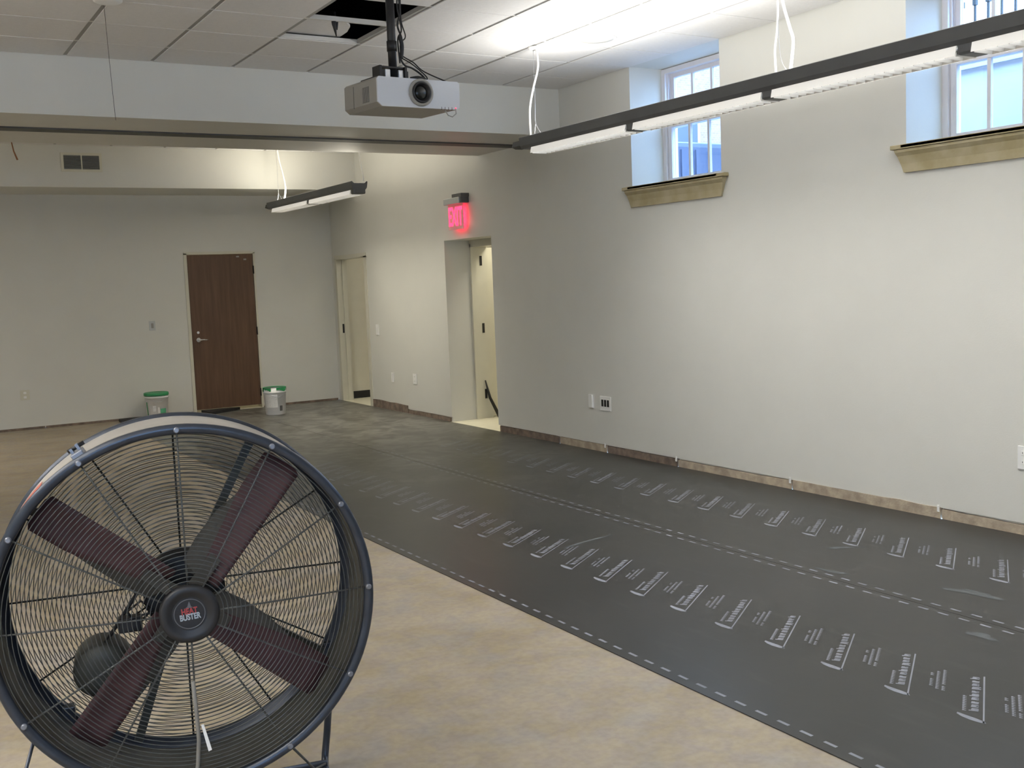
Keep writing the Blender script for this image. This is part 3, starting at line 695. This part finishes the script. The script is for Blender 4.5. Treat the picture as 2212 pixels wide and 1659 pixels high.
plate_x('wall_outlet', 12.06, 12.165, .39, .52, 'white wall outlet nearer the deep doorway, of the two between the doorways', 'outlet', 'outlet')
def plate_y(name, x0, x1, z0, z1, label, cat, kind, mt='white'):
    p = thing(name, label, cat, ((x0+x1)/2,D,(z0+z1)/2)); bm = bmesh.new(); box(bm, x0, x1, D-.008, D-.0005, z0, z1, 0, .0025); obj('cover_plate', bm, mt, p)
    cx, cz = (x0+x1)/2, (z0+z1)/2
    if kind == 'switch':
        bm = bmesh.new(); box(bm, cx-.016, cx+.016, D-.012, D-.007, cz-.033, cz+.033, 0, .002); obj('rocker', bm, 'proj_side' if mt == 'alu' else 'louver_blade', p)
    else:
        for dz in (-.028, .028):
            bm = bmesh.new(); box(bm, cx-.017, cx+.017, D-.0105, D-.007, cz+dz-.014, cz+dz+.014, 0, .002); obj('socket', bm, 'louver_blade', p)
plate_y('light_switch', -2.628, -2.548, 1.165, 1.290, 'grey steel light switch left of the brown door', 'light switch', 'switch', 'alu')
plate_y('wall_outlet', -4.26, -4.15, .38, .505, 'ivory wall outlet low on the far wall at the left', 'outlet', 'outlet', 'frame_paint')

# ------------------------------------------------------------------ buckets and floor things at the far wall
def bucket(x, y, label, left):
    b = thing('paint_bucket', label, 'bucket', (x, y, .004)); c = (x, y, .004)
    bm = bmesh.new(); disc_lathe(bm, [(.125,0),(.128,.004),(.145,.29),(.152,.292),(.152,.300),(.146,.302),(.149,.345),(.141,.345),(.118,.01)], seg=40, c=c); obj('pail', bm, 'bucket', b)
    # torn green lid rim
    bm = bmesh.new()
    if left:
        disc_lathe(bm, [(.156,.318),(.158,.322),(.158,.352),(.150,.358),(.140,.352),(.01,.350)], seg=40, c=c); obj('lid', bm, 'green', b, label='green plastic lid')
    else:
        N = 40
        for i in range(N):
            a0, a1 = 2*PI*i/N, 2*PI*(i+1)/N
            h = .318+.012*math.sin(i*.9)+(.02 if i % 7 == 0 else 0)
            if 25 < i < 29: continue
            vs = [bm.verts.new((x+r*math.cos(a), y+r*math.sin(a), z+.004)) for a, r, z in ((a0,.155,h),(a1,.155,h),(a1,.153,.358),(a0,.153,.358))]; bm.faces.new(vs)
            vs = [bm.verts.new((x+r*math.cos(a), y+r*math.sin(a), z+.004)) for a, r, z in ((a0,.153,.358),(a1,.153,.358),(a1,.125,.350),(a0,.125,.350))]; bm.faces.new(vs)
        obj('lid_rim', bm, 'green', b, label='torn green lid rim')
        bm = bmesh.new(); disc_lathe(bm, [(.10,.33),(.10,.335)], seg=24, c=c); obj('filling', bm, 'bucket', b)
    def patch(nm, a0, a1, z0, z1, mt, rr=.0015):
        bm = bmesh.new(); n = 10; lo, hi = [], []
        for i in range(n+1):
            a = math.radians(a0+(a1-a0)*i/n)
            for lst, z in ((lo, z0), (hi, z1)):
                r = .128+(.145-.128)*(z-.004)/.286+rr; lst.append(bm.verts.new((x+r*math.cos(a), y+r*math.sin(a), z+.004)))
        for i in range(n): bm.faces.new((lo[i], lo[i+1], hi[i+1], hi[i]))
        return obj(nm, bm, mt, b, fix=False)
    if left:
        patch('printed_label', -85, -50, .03, .15, 'green_print'); patch('printed_label', -125, -108, .12, .19, 'grey_print'); patch('printed_label', -168, -158, .02, .24, 'green'); patch('printed_label', -98, -90, .06, .17, 'grey_print')
    else:
        patch('printed_label', -165, -95, .10, .27, 'grey_print'); patch('printed_label', -84, -66, .05, .12, 'proj_dark')
    bm = bmesh.new(); tube(bm, [(x+.154*math.cos(a), y+.154*math.sin(a), .25-.10*math.sin((a+PI)*1.0) if False else .235+.06*abs(math.cos(a))) for a in [PI+PI*k/16 for k in range(17)]], .003, 6)
    obj('wire_handle', bm, 'steel', b)
bucket(-1.30, 13.70, 'white bucket with torn green rim standing right of the brown door', False)
bucket(-2.66, 14.42, 'white bucket with green lid and green label left of the brown door', True)
bm = bmesh.new(); box(bm, -3.13, -2.80, 14.40, 14.56, .001, .045, 0, .012)
obj('black_float', bm, 'blackrub', label='flat black block on the floor left of the green-lidded bucket', cat='tool')
bm = bmesh.new(); poly = [(-2.02,14.68),(-1.62,14.68),(-1.50,14.62),(-1.62,14.52),(-1.80,14.44),(-2.0,14.30)]
prism(bm, poly, .0045, .040, lambda x, y, z: Vector((x, y, z)))
obj('black_mat', bm, 'blackrub', label='crumpled black mat shoved under the brown door', cat='mat')
# black pole leaning in the deep doorway
t = thing('leaning_pole', 'black and green strip leaning inside the deep doorway', 'pole', (.62,11.10,.002))
bm = bmesh.new(); tube(bm, [(.60,11.08,.012),(.50,11.12,.25),(.455,11.135,.46)], [.022,.018,.008], 8); obj('shaft', bm, 'blackrub', t)

# ------------------------------------------------------------------ projector on its pole
def projector():
    k = 1.12; c = Vector((-5.8361,0,1.6434)); ctr = c+k*(Vector((-3.1987,5.2554,2.6574))-c)
    yaw, pit, W, Hh, Dp = -1.5283, -.0278, .5*k, .1525*k, .4021*k
    n = Vector((math.cos(yaw)*math.cos(pit), math.sin(yaw)*math.cos(pit), math.sin(pit))); r = Vector((0,0,1)).cross(n).normalized(); u = n.cross(r)
    F = Matrix(((r.x,u.x,n.x,ctr.x),(r.y,u.y,n.y,ctr.y),(r.z,u.z,n.z,ctr.z),(0,0,0,1)))
    t = thing('projector', 'white ceiling projector with round black lens hanging from a black pole', 'projector', ctr)
    def fin(nm, bm, mt, par=t, lab=None):
        bmesh.ops.transform(bm, matrix=F, verts=bm.verts); return obj(nm, bm, mt, par, label=lab)
    a, b = W/2, Hh/2
    bm = bmesh.new(); poly = [(-a,b-.012),(-a+.012,b),(a-.012,b),(a,b-.012),(a,-b+.018),(a-.02,-b+.004),(-a+.03,-b),(-a,-b+.024)]
    prism(bm, poly, -Dp, -.012, lambda x, y, z: Vector((x, y, z)), 1)
    for s in (-1,): pass
    body = fin('body', bm, ['proj','proj_side'], lab='grey projector body')
    bm = bmesh.new(); prism(bm, [(x*.999, y*.999) for x, y in poly], -.012, .0, lambda x, y, z: Vector((x, y, z)))
    fin('front_panel', bm, 'proj', lab='pale front panel')
    lx, ly, lr = .010, .006, .062
    bm = bmesh.new(); lathe(bm, [(lr+.020,-.004),(lr+.019,.010),(lr+.010,.016),(lr+.002,.012),(lr-.004,-.006)], seg=40, c=(lx,ly,0)); fin('lens_bezel', bm, 'proj_side')
    bm = bmesh.new(); lathe(bm, [(lr+.002,.012),(lr-.004,.020),(lr-.010,.018),(lr-.014,.004),(.036,-.002)], seg=40, c=(lx,ly,0)); ln = fin('lens_ring', bm, 'black')
    bm = bmesh.new(); disc_lathe(bm, [(.044,.001),(.038,.007),(.022,.013),(.004,.015)], seg=32, c=(lx,ly,0))
    fin('lens_glass', bm, 'glassdark', ln)
    # left side: recessed dark grille and slot
    bm = bmesh.new(); box(bm, -a-.001, -a+.002, -b+.035, b-.045, -.20, -.11); fin('side_grille', bm, 'proj_dark')
    for i in range(6):
        bm = bmesh.new(); z = -.20+.015*i+.006; box(bm, -a-.003, -a, -b+.037, b-.047, z, z+.004); fin('grille_slat', bm, 'proj_side')
    bm = bmesh.new(); box(bm, -a-.001, -a+.002, -b+.020, b-.02, -.325, -.318); fin('side_seam', bm, 'proj_dark')
    for i in range(4):
        bm = bmesh.new(); box(bm, .150+.024*i, .153+.024*i, -b-.001, -b+.016, -.004, .0015); fin('front_slot', bm, 'proj_dark')
    bm = bmesh.new(); disc_lathe(bm, [(.004,0),(.004,.003)], seg=10, c=(a-.030,-b+.012,0)); fin('indicator_light', bm, 'exit_red', lab='tiny red indicator light')
    bm = bmesh.new(); tube(bm, [(a-.030,-b+.01,.0),(a-.034,-b-.022,.012),(a-.062,-b-.042,.012),(a-.090,-b-.034,.010),(a-.105,-b-.004,.0)], .0035, 8); fin('wire_loop', bm, 'proj_side')
    # mount: plate, bracket, pole
    mx, mz = -.088, -.16
    bm = bmesh.new(); box(bm, -a+.02, a-.17, b, b+.010, mz-.10, mz+.10, 0, .003); fin('mount_plate', bm, 'black')
    for sx in (-.115, .055):
        bm = bmesh.new(); box(bm, mx+sx, mx+sx+.014, b+.01, b+.085, mz-.05, mz+.05); box(bm, mx+sx+.014, mx+sx+.024, b+.01, b+.06, mz-.045, mz+.045); fin('mount_bracket', bm, 'black')
    bm = bmesh.new(); box(bm, mx-.10, mx+.055, b+.075, b+.085, mz-.05, mz+.03)
    fin('mount_bracket', bm, 'black')
    for sx in (-.072, .018):
        bm = bmesh.new(); box(bm, mx+sx, mx+sx+.036, b+.012, b+.068, mz-.02, mz+.035, 0, .005); fin('bracket_clamp', bm, 'steel')
    top = F @ Vector((mx, b+.01, mz)); P = [top, Vector((top.x, top.y, H+.05))]
    bm = bmesh.new(); tube(bm, P, .026, 20); obj('pole', bm, 'black', t)
    bm = bmesh.new(); zc = top.z+.20; tube(bm, [(top.x,top.y,zc-.03),(top.x,top.y,zc+.03)], .031, 20); obj('pole_coupler', bm, 'black', t)
    bm = bmesh.new(); disc_lathe(bm, [(.07,0),(.07,-.01),(.03,-.02)], seg=24, c=(top.x,top.y,H-.006)); obj('ceiling_flange', bm, 'black', t)
    def cable(nm, pts, r, mt='blackrub'):
        P_ = [Vector(p) for p in pts]; out = []
        for i in range(len(P_)-1):
            a0, a1, a2, a3 = P_[max(i-1,0)], P_[i], P_[i+1], P_[min(i+2,len(P_)-1)]
            for s in range(6):
                tt = s/6; out.append(.5*((2*a1)+(a2-a0)*tt+(2*a0-5*a1+4*a2-a3)*tt*tt+(3*a1-a0-3*a2+a3)*tt**3))
        out.append(P_[-1]); bm = bmesh.new(); tube(bm, out, r, 8); obj(nm, bm, mt, t)
    x, y, z = top
    e1 = F @ Vector((.16, b+.006, -.16)); e2 = F @ Vector((.225, b+.004, -.05))
    cable('cable', [(x+.045,y-.02,H),(x+.055,y-.02,H-.15),(x+.035,y-.02,H-.24),(x+.060,y-.02,H-.32),(x+.045,y-.02,z+.14),(x+.07,y-.02,z+.09),(x+.12,y-.02,z+.075),(x+.19,y,z+.045),tuple(e1)], .006)
    cable('cable', [(x+.065,y-.02,H),(x+.060,y-.02,H-.20),(x+.085,y-.02,H-.30),(x+.050,y-.02,z+.22),(x+.055,y-.02,z+.15),(x+.13,y-.02,z+.11),(x+.20,y-.02,z+.06),tuple(e2)], .004)
    cable('cable', [(x+.055,y-.02,z+.13),(x+.12,y-.02,z+.10),(x+.20,y-.01,z+.05),(x+.225,y-.01,z+.02),(x+.20,y,z+.0),(x+.13,y,z-.0)], .004)
    cable('cable', [(x+.06,y-.01,H),(x+.038,y-.02,H-.12),(x+.060,y-.02,H-.26),(x+.033,y-.02,z+.24),(x+.040,y-.02,z+.10)], .005)
    cable('cable_bundle', [(x+.048,y-.02,z+.26),(x+.056,y-.025,z+.20),(x+.05,y-.02,z+.13)], .013)
    cable('cable_bundle', [tuple(F @ Vector((.02,b+.02,-.14))), tuple(F @ Vector((.07,b+.028,-.13))), tuple(F @ Vector((.115,b+.022,-.14)))], .014)
projector()

# ------------------------------------------------------------------ drum fan
def fan():
    P = Vector((-5.10494,3.09937,.72608)); n = Vector((-.19276,-.98125,0)).normalized(); r = Vector((0,0,1)).cross(n).normalized(); u = Vector((0,0,1))
    F = Matrix(((r.x,u.x,n.x,P.x),(r.y,u.y,n.y,P.y),(r.z,u.z,n.z,P.z),(0,0,0,1)))    # local: x right, y up, z towards the viewer
    t = thing('drum_fan', 'large dark drum fan with four maroon blades on the bare tan floor', 'fan', (P.x, P.y, 0))
    def fin(nm, bm, mt, par=t, lab=None, fix=True):
        bmesh.ops.transform(bm, matrix=F, verts=bm.verts); return obj(nm, bm, mt, par, label=lab, fix=fix)
    R, L = .541, .331
    SEG = 128
    # shell
    bm = bmesh.new()
    lathe(bm, [(R-.004,-.012),(R-.004,-L+.012)], seg=SEG, mi=0); lathe(bm, [(R-.012,-L+.012),(R-.012,-.012)], seg=SEG, mi=1)
    fin('drum', bm, ['fan_out','fan_in'], lab='cylindrical drum, outside paled to carry reflections, dark inside', fix=False)
    bm = bmesh.new(); lathe(bm, [(R-.012,-.030),(R+.002,-.030),(R+.004,-.010),(R+.004,-.002),(R,.004),(R-.010,.006),(R-.022,.002),(R-.026,-.006),(R-.024,-.016)], seg=SEG, close=True); fin('front_rim', bm, 'fan_dark')
    bm = bmesh.new(); lathe(bm, [(R-.036,-L+.012),(R-.036,-L-.004),(R-.02,-L-.008),(R,-L-.006),(R+.005,-L),(R+.005,-L+.028),(R-.014,-L+.034),(R-.018,-L+.012)], seg=SEG, close=True); fin('rear_rim', bm, 'fan_dark')
    bm = bmesh.new()
    for z in (-.10,-.22): lathe(bm, [(R-.012,z-.006),(R-.016,z),(R-.012,z+.006)], seg=SEG)
    fin('drum_bead', bm, 'fan_in')
    # front guard: domed concentric wires
    def dome(rr): return .034*(1-(rr/.52)**2)
    def circ(bm, rr, z, wr, seg=96): tube(bm, [(rr*math.cos(2*PI*k/seg), rr*math.sin(2*PI*k/seg), z) for k in range(seg)], wr, 5, closed=True)
    bm = bmesh.new(); rr = .095
    while rr < .515: circ(bm, rr, dome(rr)+.002, .0014); rr += .0125
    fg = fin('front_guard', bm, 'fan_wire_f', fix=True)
    for k in range(12):
        a = PI/6*k; bm = bmesh.new()
        tube(bm, [(q*math.cos(a), q*math.sin(a), dome(q)-.001) for q in (.062,.15,.25,.35,.44,.52)], .0028, 6); fin('guard_spoke', bm, 'fan_wire_f', fg)
        bm = bmesh.new(); c = ((R-.012)*math.cos(a), (R-.012)*math.sin(a), .004)
        disc_lathe(bm, [(.009,0),(.009,.004),(.006,.008)], seg=12, c=c); fin('guard_bolt', bm, 'bolt')
    bm = bmesh.new(); rr = .112
    while rr < .508: circ(bm, rr, -L-.004, .0014); rr += .0125
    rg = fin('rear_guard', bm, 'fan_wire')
    for k in range(12):
        a = PI/6*k; bm = bmesh.new(); tube(bm, [(.10*math.cos(a),.10*math.sin(a),-L-.001),(.51*math.cos(a),.51*math.sin(a),-L-.001)], .0032, 6); fin('guard_spoke', bm, 'fan_wire', rg)
    bm = bmesh.new(); disc_lathe(bm, [(.105,-L-.006),(.105,-L),(.09,-L+.004)], seg=40); fin('rear_hub_plate', bm, 'fan_dark', rg)
    # centre badge
    e = dome(.05)
    bm = bmesh.new(); disc_lathe(bm, [(.084,e-.014),(.084,e+.006),(.078,e+.012),(.062,e+.010),(.050,e+.002),(.048,e+.002)], seg=48); hb = fin('hub_badge', bm, 'black', lab='round black badge with lettering')
    bm = bmesh.new(); lathe(bm, [(.0415,e+.0035),(.043,e+.0055),(.0445,e+.0035)], seg=48); fin('badge_ring', bm, 'badge_grey', hb)
    bm = bmesh.new(); prism(bm, [(-.011,.018),(-.005,.022),(-.003,.029),(0,.037),(.003,.029),(.005,.022),(.011,.018)], e+.0035, e+.0045, lambda x, y, z: Vector((x, y, z))); fin('badge_spire', bm, 'badge_grey', hb)
    ang = math.radians(4)
    for body, size, y, m_, sx, sy in (('HEAT', .021, .008, 'badge_red', .86, 1.15), ('BUSTER', .021, -.009, 'badge_white', .80, 1.15)):
        mw = F @ Matrix.Translation((0,0,e+.0042)) @ Matrix.Rotation(ang, 4, 'Z') @ Matrix.Translation((0,y,0)) @ Matrix.Diagonal((sx,sy,1,1))
        text_mesh('lettering', body, size, m_, mw, hb, .0005, .0007, ('red' if body == 'HEAT' else 'white')+' letters '+body)
    # blades
    zc = -.13
    for k in range(4):
        ph = math.radians(51.5+90*k); Rz = Matrix.Rotation(ph, 4, 'Z')
        def surf(pts, bm, thick=.0022, nseg=None):
            top = [bm.verts.new(Rz @ Vector(p)) for p in pts]; bot = [bm.verts.new(Rz @ (Vector(p)-Vector((0,0,thick)))) for p in pts]
            bm.faces.new(top); bm.faces.new(bot[::-1])
            m = len(pts)
            for i in range(m): bm.faces.new((top[i], bot[i], bot[(i+1) % m], top[(i+1) % m]))
        def zz(s, tt): return zc-.26*tt-.02*math.sin(max(0, min(1, (tt+.05)/.1))*PI)*.5
        bm = bmesh.new()
        # main panel as strips so that it is curved
        N = 10; Mx = 6
        def edge(s):   # lower and upper border of the maroon panel, across the radius
            lo = -.062+.006*(1-s/.5)
            hi = .060 if s > .36 else .060-.050*(.36-s)/.29
            return lo, hi
        grid = []
        for i in range(N+1):
            s = .075+(.502-.075)*i/N; lo, hi = edge(s); row = []
            for j in range(Mx+1):
                tt = lo+(hi-lo)*j/Mx; ss = s
                if i == N and j in (0, Mx): ss = s-.012
                row.append((ss, tt, zz(ss, tt)))
            grid.append(row)
        V1 = [[bm.verts.new(Rz @ Vector(p)) for p in row] for row in grid]; V2 = [[bm.verts.new(Rz @ (Vector(p)-Vector((0,0,.0025)))) for p in row] for row in grid]
        for i in range(N):
            for j in range(Mx):
                for V, fl in ((V1, 0), (V2, 1)):
                    q = [V[i][j], V[i+1][j], V[i+1][j+1], V[i][j+1]]; f = bm.faces.new(q[::-1] if fl else q); f.smooth = True
        per = [(0,j) for j in range(Mx+1)]+[(i,Mx) for i in range(1,N+1)]+[(N,j) for j in range(Mx-1,-1,-1)]+[(i,0) for i in range(N-1,0,-1)]
        for a_, b_ in zip(per, per[1:]+per[:1]): bm.faces.new((V1[a_[0]][a_[1]], V1[b_[0]][b_[1]], V2[b_[0]][b_[1]], V2[a_[0]][a_[1]]))
        bl = fin('blade', bm, 'maroon', lab='maroon fan blade')
        # dusty folded flange beside the crease
        bm = bmesh.new(); pts = []
        for s in (.34,.26,.18,.10,.07): lo, hi = edge(s); pts.append((s, hi, zz(s, hi)+.0005))
        for s, tt in ((.06,.035),(.085,.066),(.16,.074),(.26,.070)): pts.append((s, tt, zc-.030-.10*tt-.02))
        surf(pts, bm); fin('blade_flange', bm, 'flange', bl, lab='dusty grey folded root of the blade')
        bm = bmesh.new(); surf([(.03,-.022,zc+.004),(.15,-.018,zc+.010),(.15,.018,zc-.004),(.03,.022,zc-.002)], bm, .005); fin('blade_arm', bm, 'flange', bl)
    bm = bmesh.new(); disc_lathe(bm, [(.045,zc-.03),(.045,zc+.02),(.02,zc+.03)], seg=32); fin('blade_hub', bm, 'fan_dark')
    # shaft, grooved pulley, belt, motor, motor arms
    bm = bmesh.new(); tube(bm, [(0,0,-L-.01),(0,0,zc)], .014, 12); fin('shaft', bm, 'steel')
    bm = bmesh.new(); pr = []
    for i in range(6): z = -.30+.016*i; pr += [(.122,z),(.122,z+.007),(.112,z+.009),(.112,z+.014)]
    disc_lathe(bm, pr, seg=48); fin('pulley', bm, 'black')
    mc = Vector((-.250,-.205,0))
    bm = bmesh.new(); disc_lathe(bm, [(.05,-.335),(.078,-.325),(.086,-.30),(.086,-.20),(.078,-.182),(.04,-.176)], seg=36, c=mc); mo = fin('motor', bm, 'motor', lab='round dark motor at the lower left')
    bm = bmesh.new()
    for i in range(5):
        a0 = -.9+i*.28; p0 = mc+Vector((.058*math.cos(a0), .058*math.sin(a0), -.1785)); tube(bm, [p0, p0*1.0+Vector((.012,.004,0))], .004, 5)
    fin('cooling_slots', bm, 'darkhole', mo)
    bm = bmesh.new(); box(bm, -.20,-.13,-.10,-.055,-.24,-.19, 0, .006); fin('terminal_box', bm, 'black', mo)
    bm = bmesh.new(); tube(bm, [(-.13,-.07,-.2),(-.10,-.03,-.18),(-.13,0,-.17),(-.17,-.03,-.18),(-.15,-.075,-.2)], .004, 6); tube(bm, [(-.24,-.12,-.2),(-.20,-.06,-.18),(-.12,-.045,-.18),(-.06,-.05,-.2)], .0035, 6); fin('motor_wire', bm, 'blackrub')
    d = mc.normalized(); pp = Vector((-d.y, d.x, 0)); bm = bmesh.new()
    for s in (1,-1):
        p0 = pp*s*.118; p1 = mc+pp*s*.03; tube(bm, [(p0.x,p0.y,-.262),(p1.x,p1.y,-.262)], .006, 6)
    fin('drive_belt', bm, 'blackrub')
    for deg in (62,-34,-109,146):
        a = math.radians(deg); c, s = math.cos(a), math.sin(a); bm = bmesh.new(); w_ = .013
        vs = [(c*q-s*b_, s*q+c*b_, z) for z in (-.318,-.300) for q, b_ in ((.06,-w_),(.515,-w_),(.515,w_),(.06,w_))]
        V = [bm.verts.new(p) for p in vs]
        for qd in ((0,1,2,3),(4,5,6,7),(0,1,5,4),(1,2,6,5),(2,3,7,6),(3,0,4,7)): bm.faces.new([V[i] for i in qd])
        fin('motor_arm', bm, 'motor')
    # front cord and tag
    bm = bmesh.new(); tube(bm, [(-.004,-.20,.032),(.000,-.30,.028),(.002,-.38,.024),(-.006,-.46,.016),(-.022,-.53,.012),(-.03,-.60,.012)], .006, 8); fin('power_cord', bm, 'cord_grey', lab='grey cord hanging down the front')
    bm = bmesh.new(); prism(bm, [(.010,-.335),(.018,-.334),(.036,-.415),(.026,-.418)], .030, .0315, lambda x, y, z: Vector((x, y, z))); fin('paper_tag', bm, 'white', lab='small white tag')
    # top-left clamp, red sticker, label
    a = math.radians(119); c = ((R-.004)*math.cos(a), (R-.004)*math.sin(a))
    bm = bmesh.new(); Rz = Matrix.Rotation(a, 4, 'Z')
    box(bm, R-.010, R+.016, -.018, .018, -.075, -.005, 0, .003); box(bm, R+.014, R+.034, -.014, -.006, -.055, -.03); box(bm, R+.014, R+.030, .006, .014, -.055, -.03)
    bmesh.ops.transform(bm, matrix=Rz, verts=bm.verts); cb = fin('rim_clamp', bm, 'bolt', lab='steel clamp on the upper left of the drum')
    bm = bmesh.new(); tube(bm, [(R+.026,-.03,-.043),(R+.026,.02,-.043)], .006, 8); bmesh.ops.transform(bm, matrix=Rz, verts=bm.verts); fin('clamp_bolt', bm, 'black', cb)
    bm = bmesh.new(); lo, hi = [], []
    for i in range(13):
        a = math.radians(134+12*i/12); lo.append(bm.verts.new(((R-.002)*math.cos(a),(R-.002)*math.sin(a),-.19))); hi.append(bm.verts.new(((R-.002)*math.cos(a),(R-.002)*math.sin(a),-.04)))
    for i in range(12): bm.faces.new((lo[i],lo[i+1],hi[i+1],hi[i]))
    fin('warning_sticker', bm, 'redlab', lab='red sticker on the drum', fix=False)
    # stand
    for s in (-1, 1):
        bm = bmesh.new(); f = -P.z+.016
        q = 1.0 if s > 0 else .80
        pts = [(s*.462*q,-.345-(1-q)*.4,-L+.01),(s*.455*q,-.45,-.385),(s*.440*q,f+.10,-.400),(s*.430*q,f+.03,-.400),(s*.425*q,f+.006,-.385),(s*.42*q,f,-.35),(s*.40*q,f,-.10),(s*.38*q,f,.06)]
        tube(bm, pts, .0125, 12); fin('stand_leg', bm, 'fan_dark')
        bm = bmesh.new(); tube(bm, [(s*.27,-.467,-.01),(s*.36*q,f+.08,-.18),(s*.42*q,f+.02,-.34)], .004, 8); fin('stand_brace', bm, 'fan_wire_f')
        bm = bmesh.new(); box(bm, min(s*.43*q,s*.475*q), max(s*.43*q,s*.475*q), -.36-(1-q)*.4, -.26-(1-q)*.4, -L-.012, -L+.03, 0, .004); fin('stand_bracket', bm, 'fan_dark')
    bm = bmesh.new(); f = -P.z+.034; tube(bm, [(-.34,f,-.345),(.425,f,-.345)], .0125, 12); fin('stand_crossbar', bm, 'fan_dark')
    bm = bmesh.new(); tube(bm, [(-.44,-.32,-.01),(-.50,-.50,.02),(-.58,-.70,.06)], .005, 8); fin('stand_brace', bm, 'fan_dark')
fan()
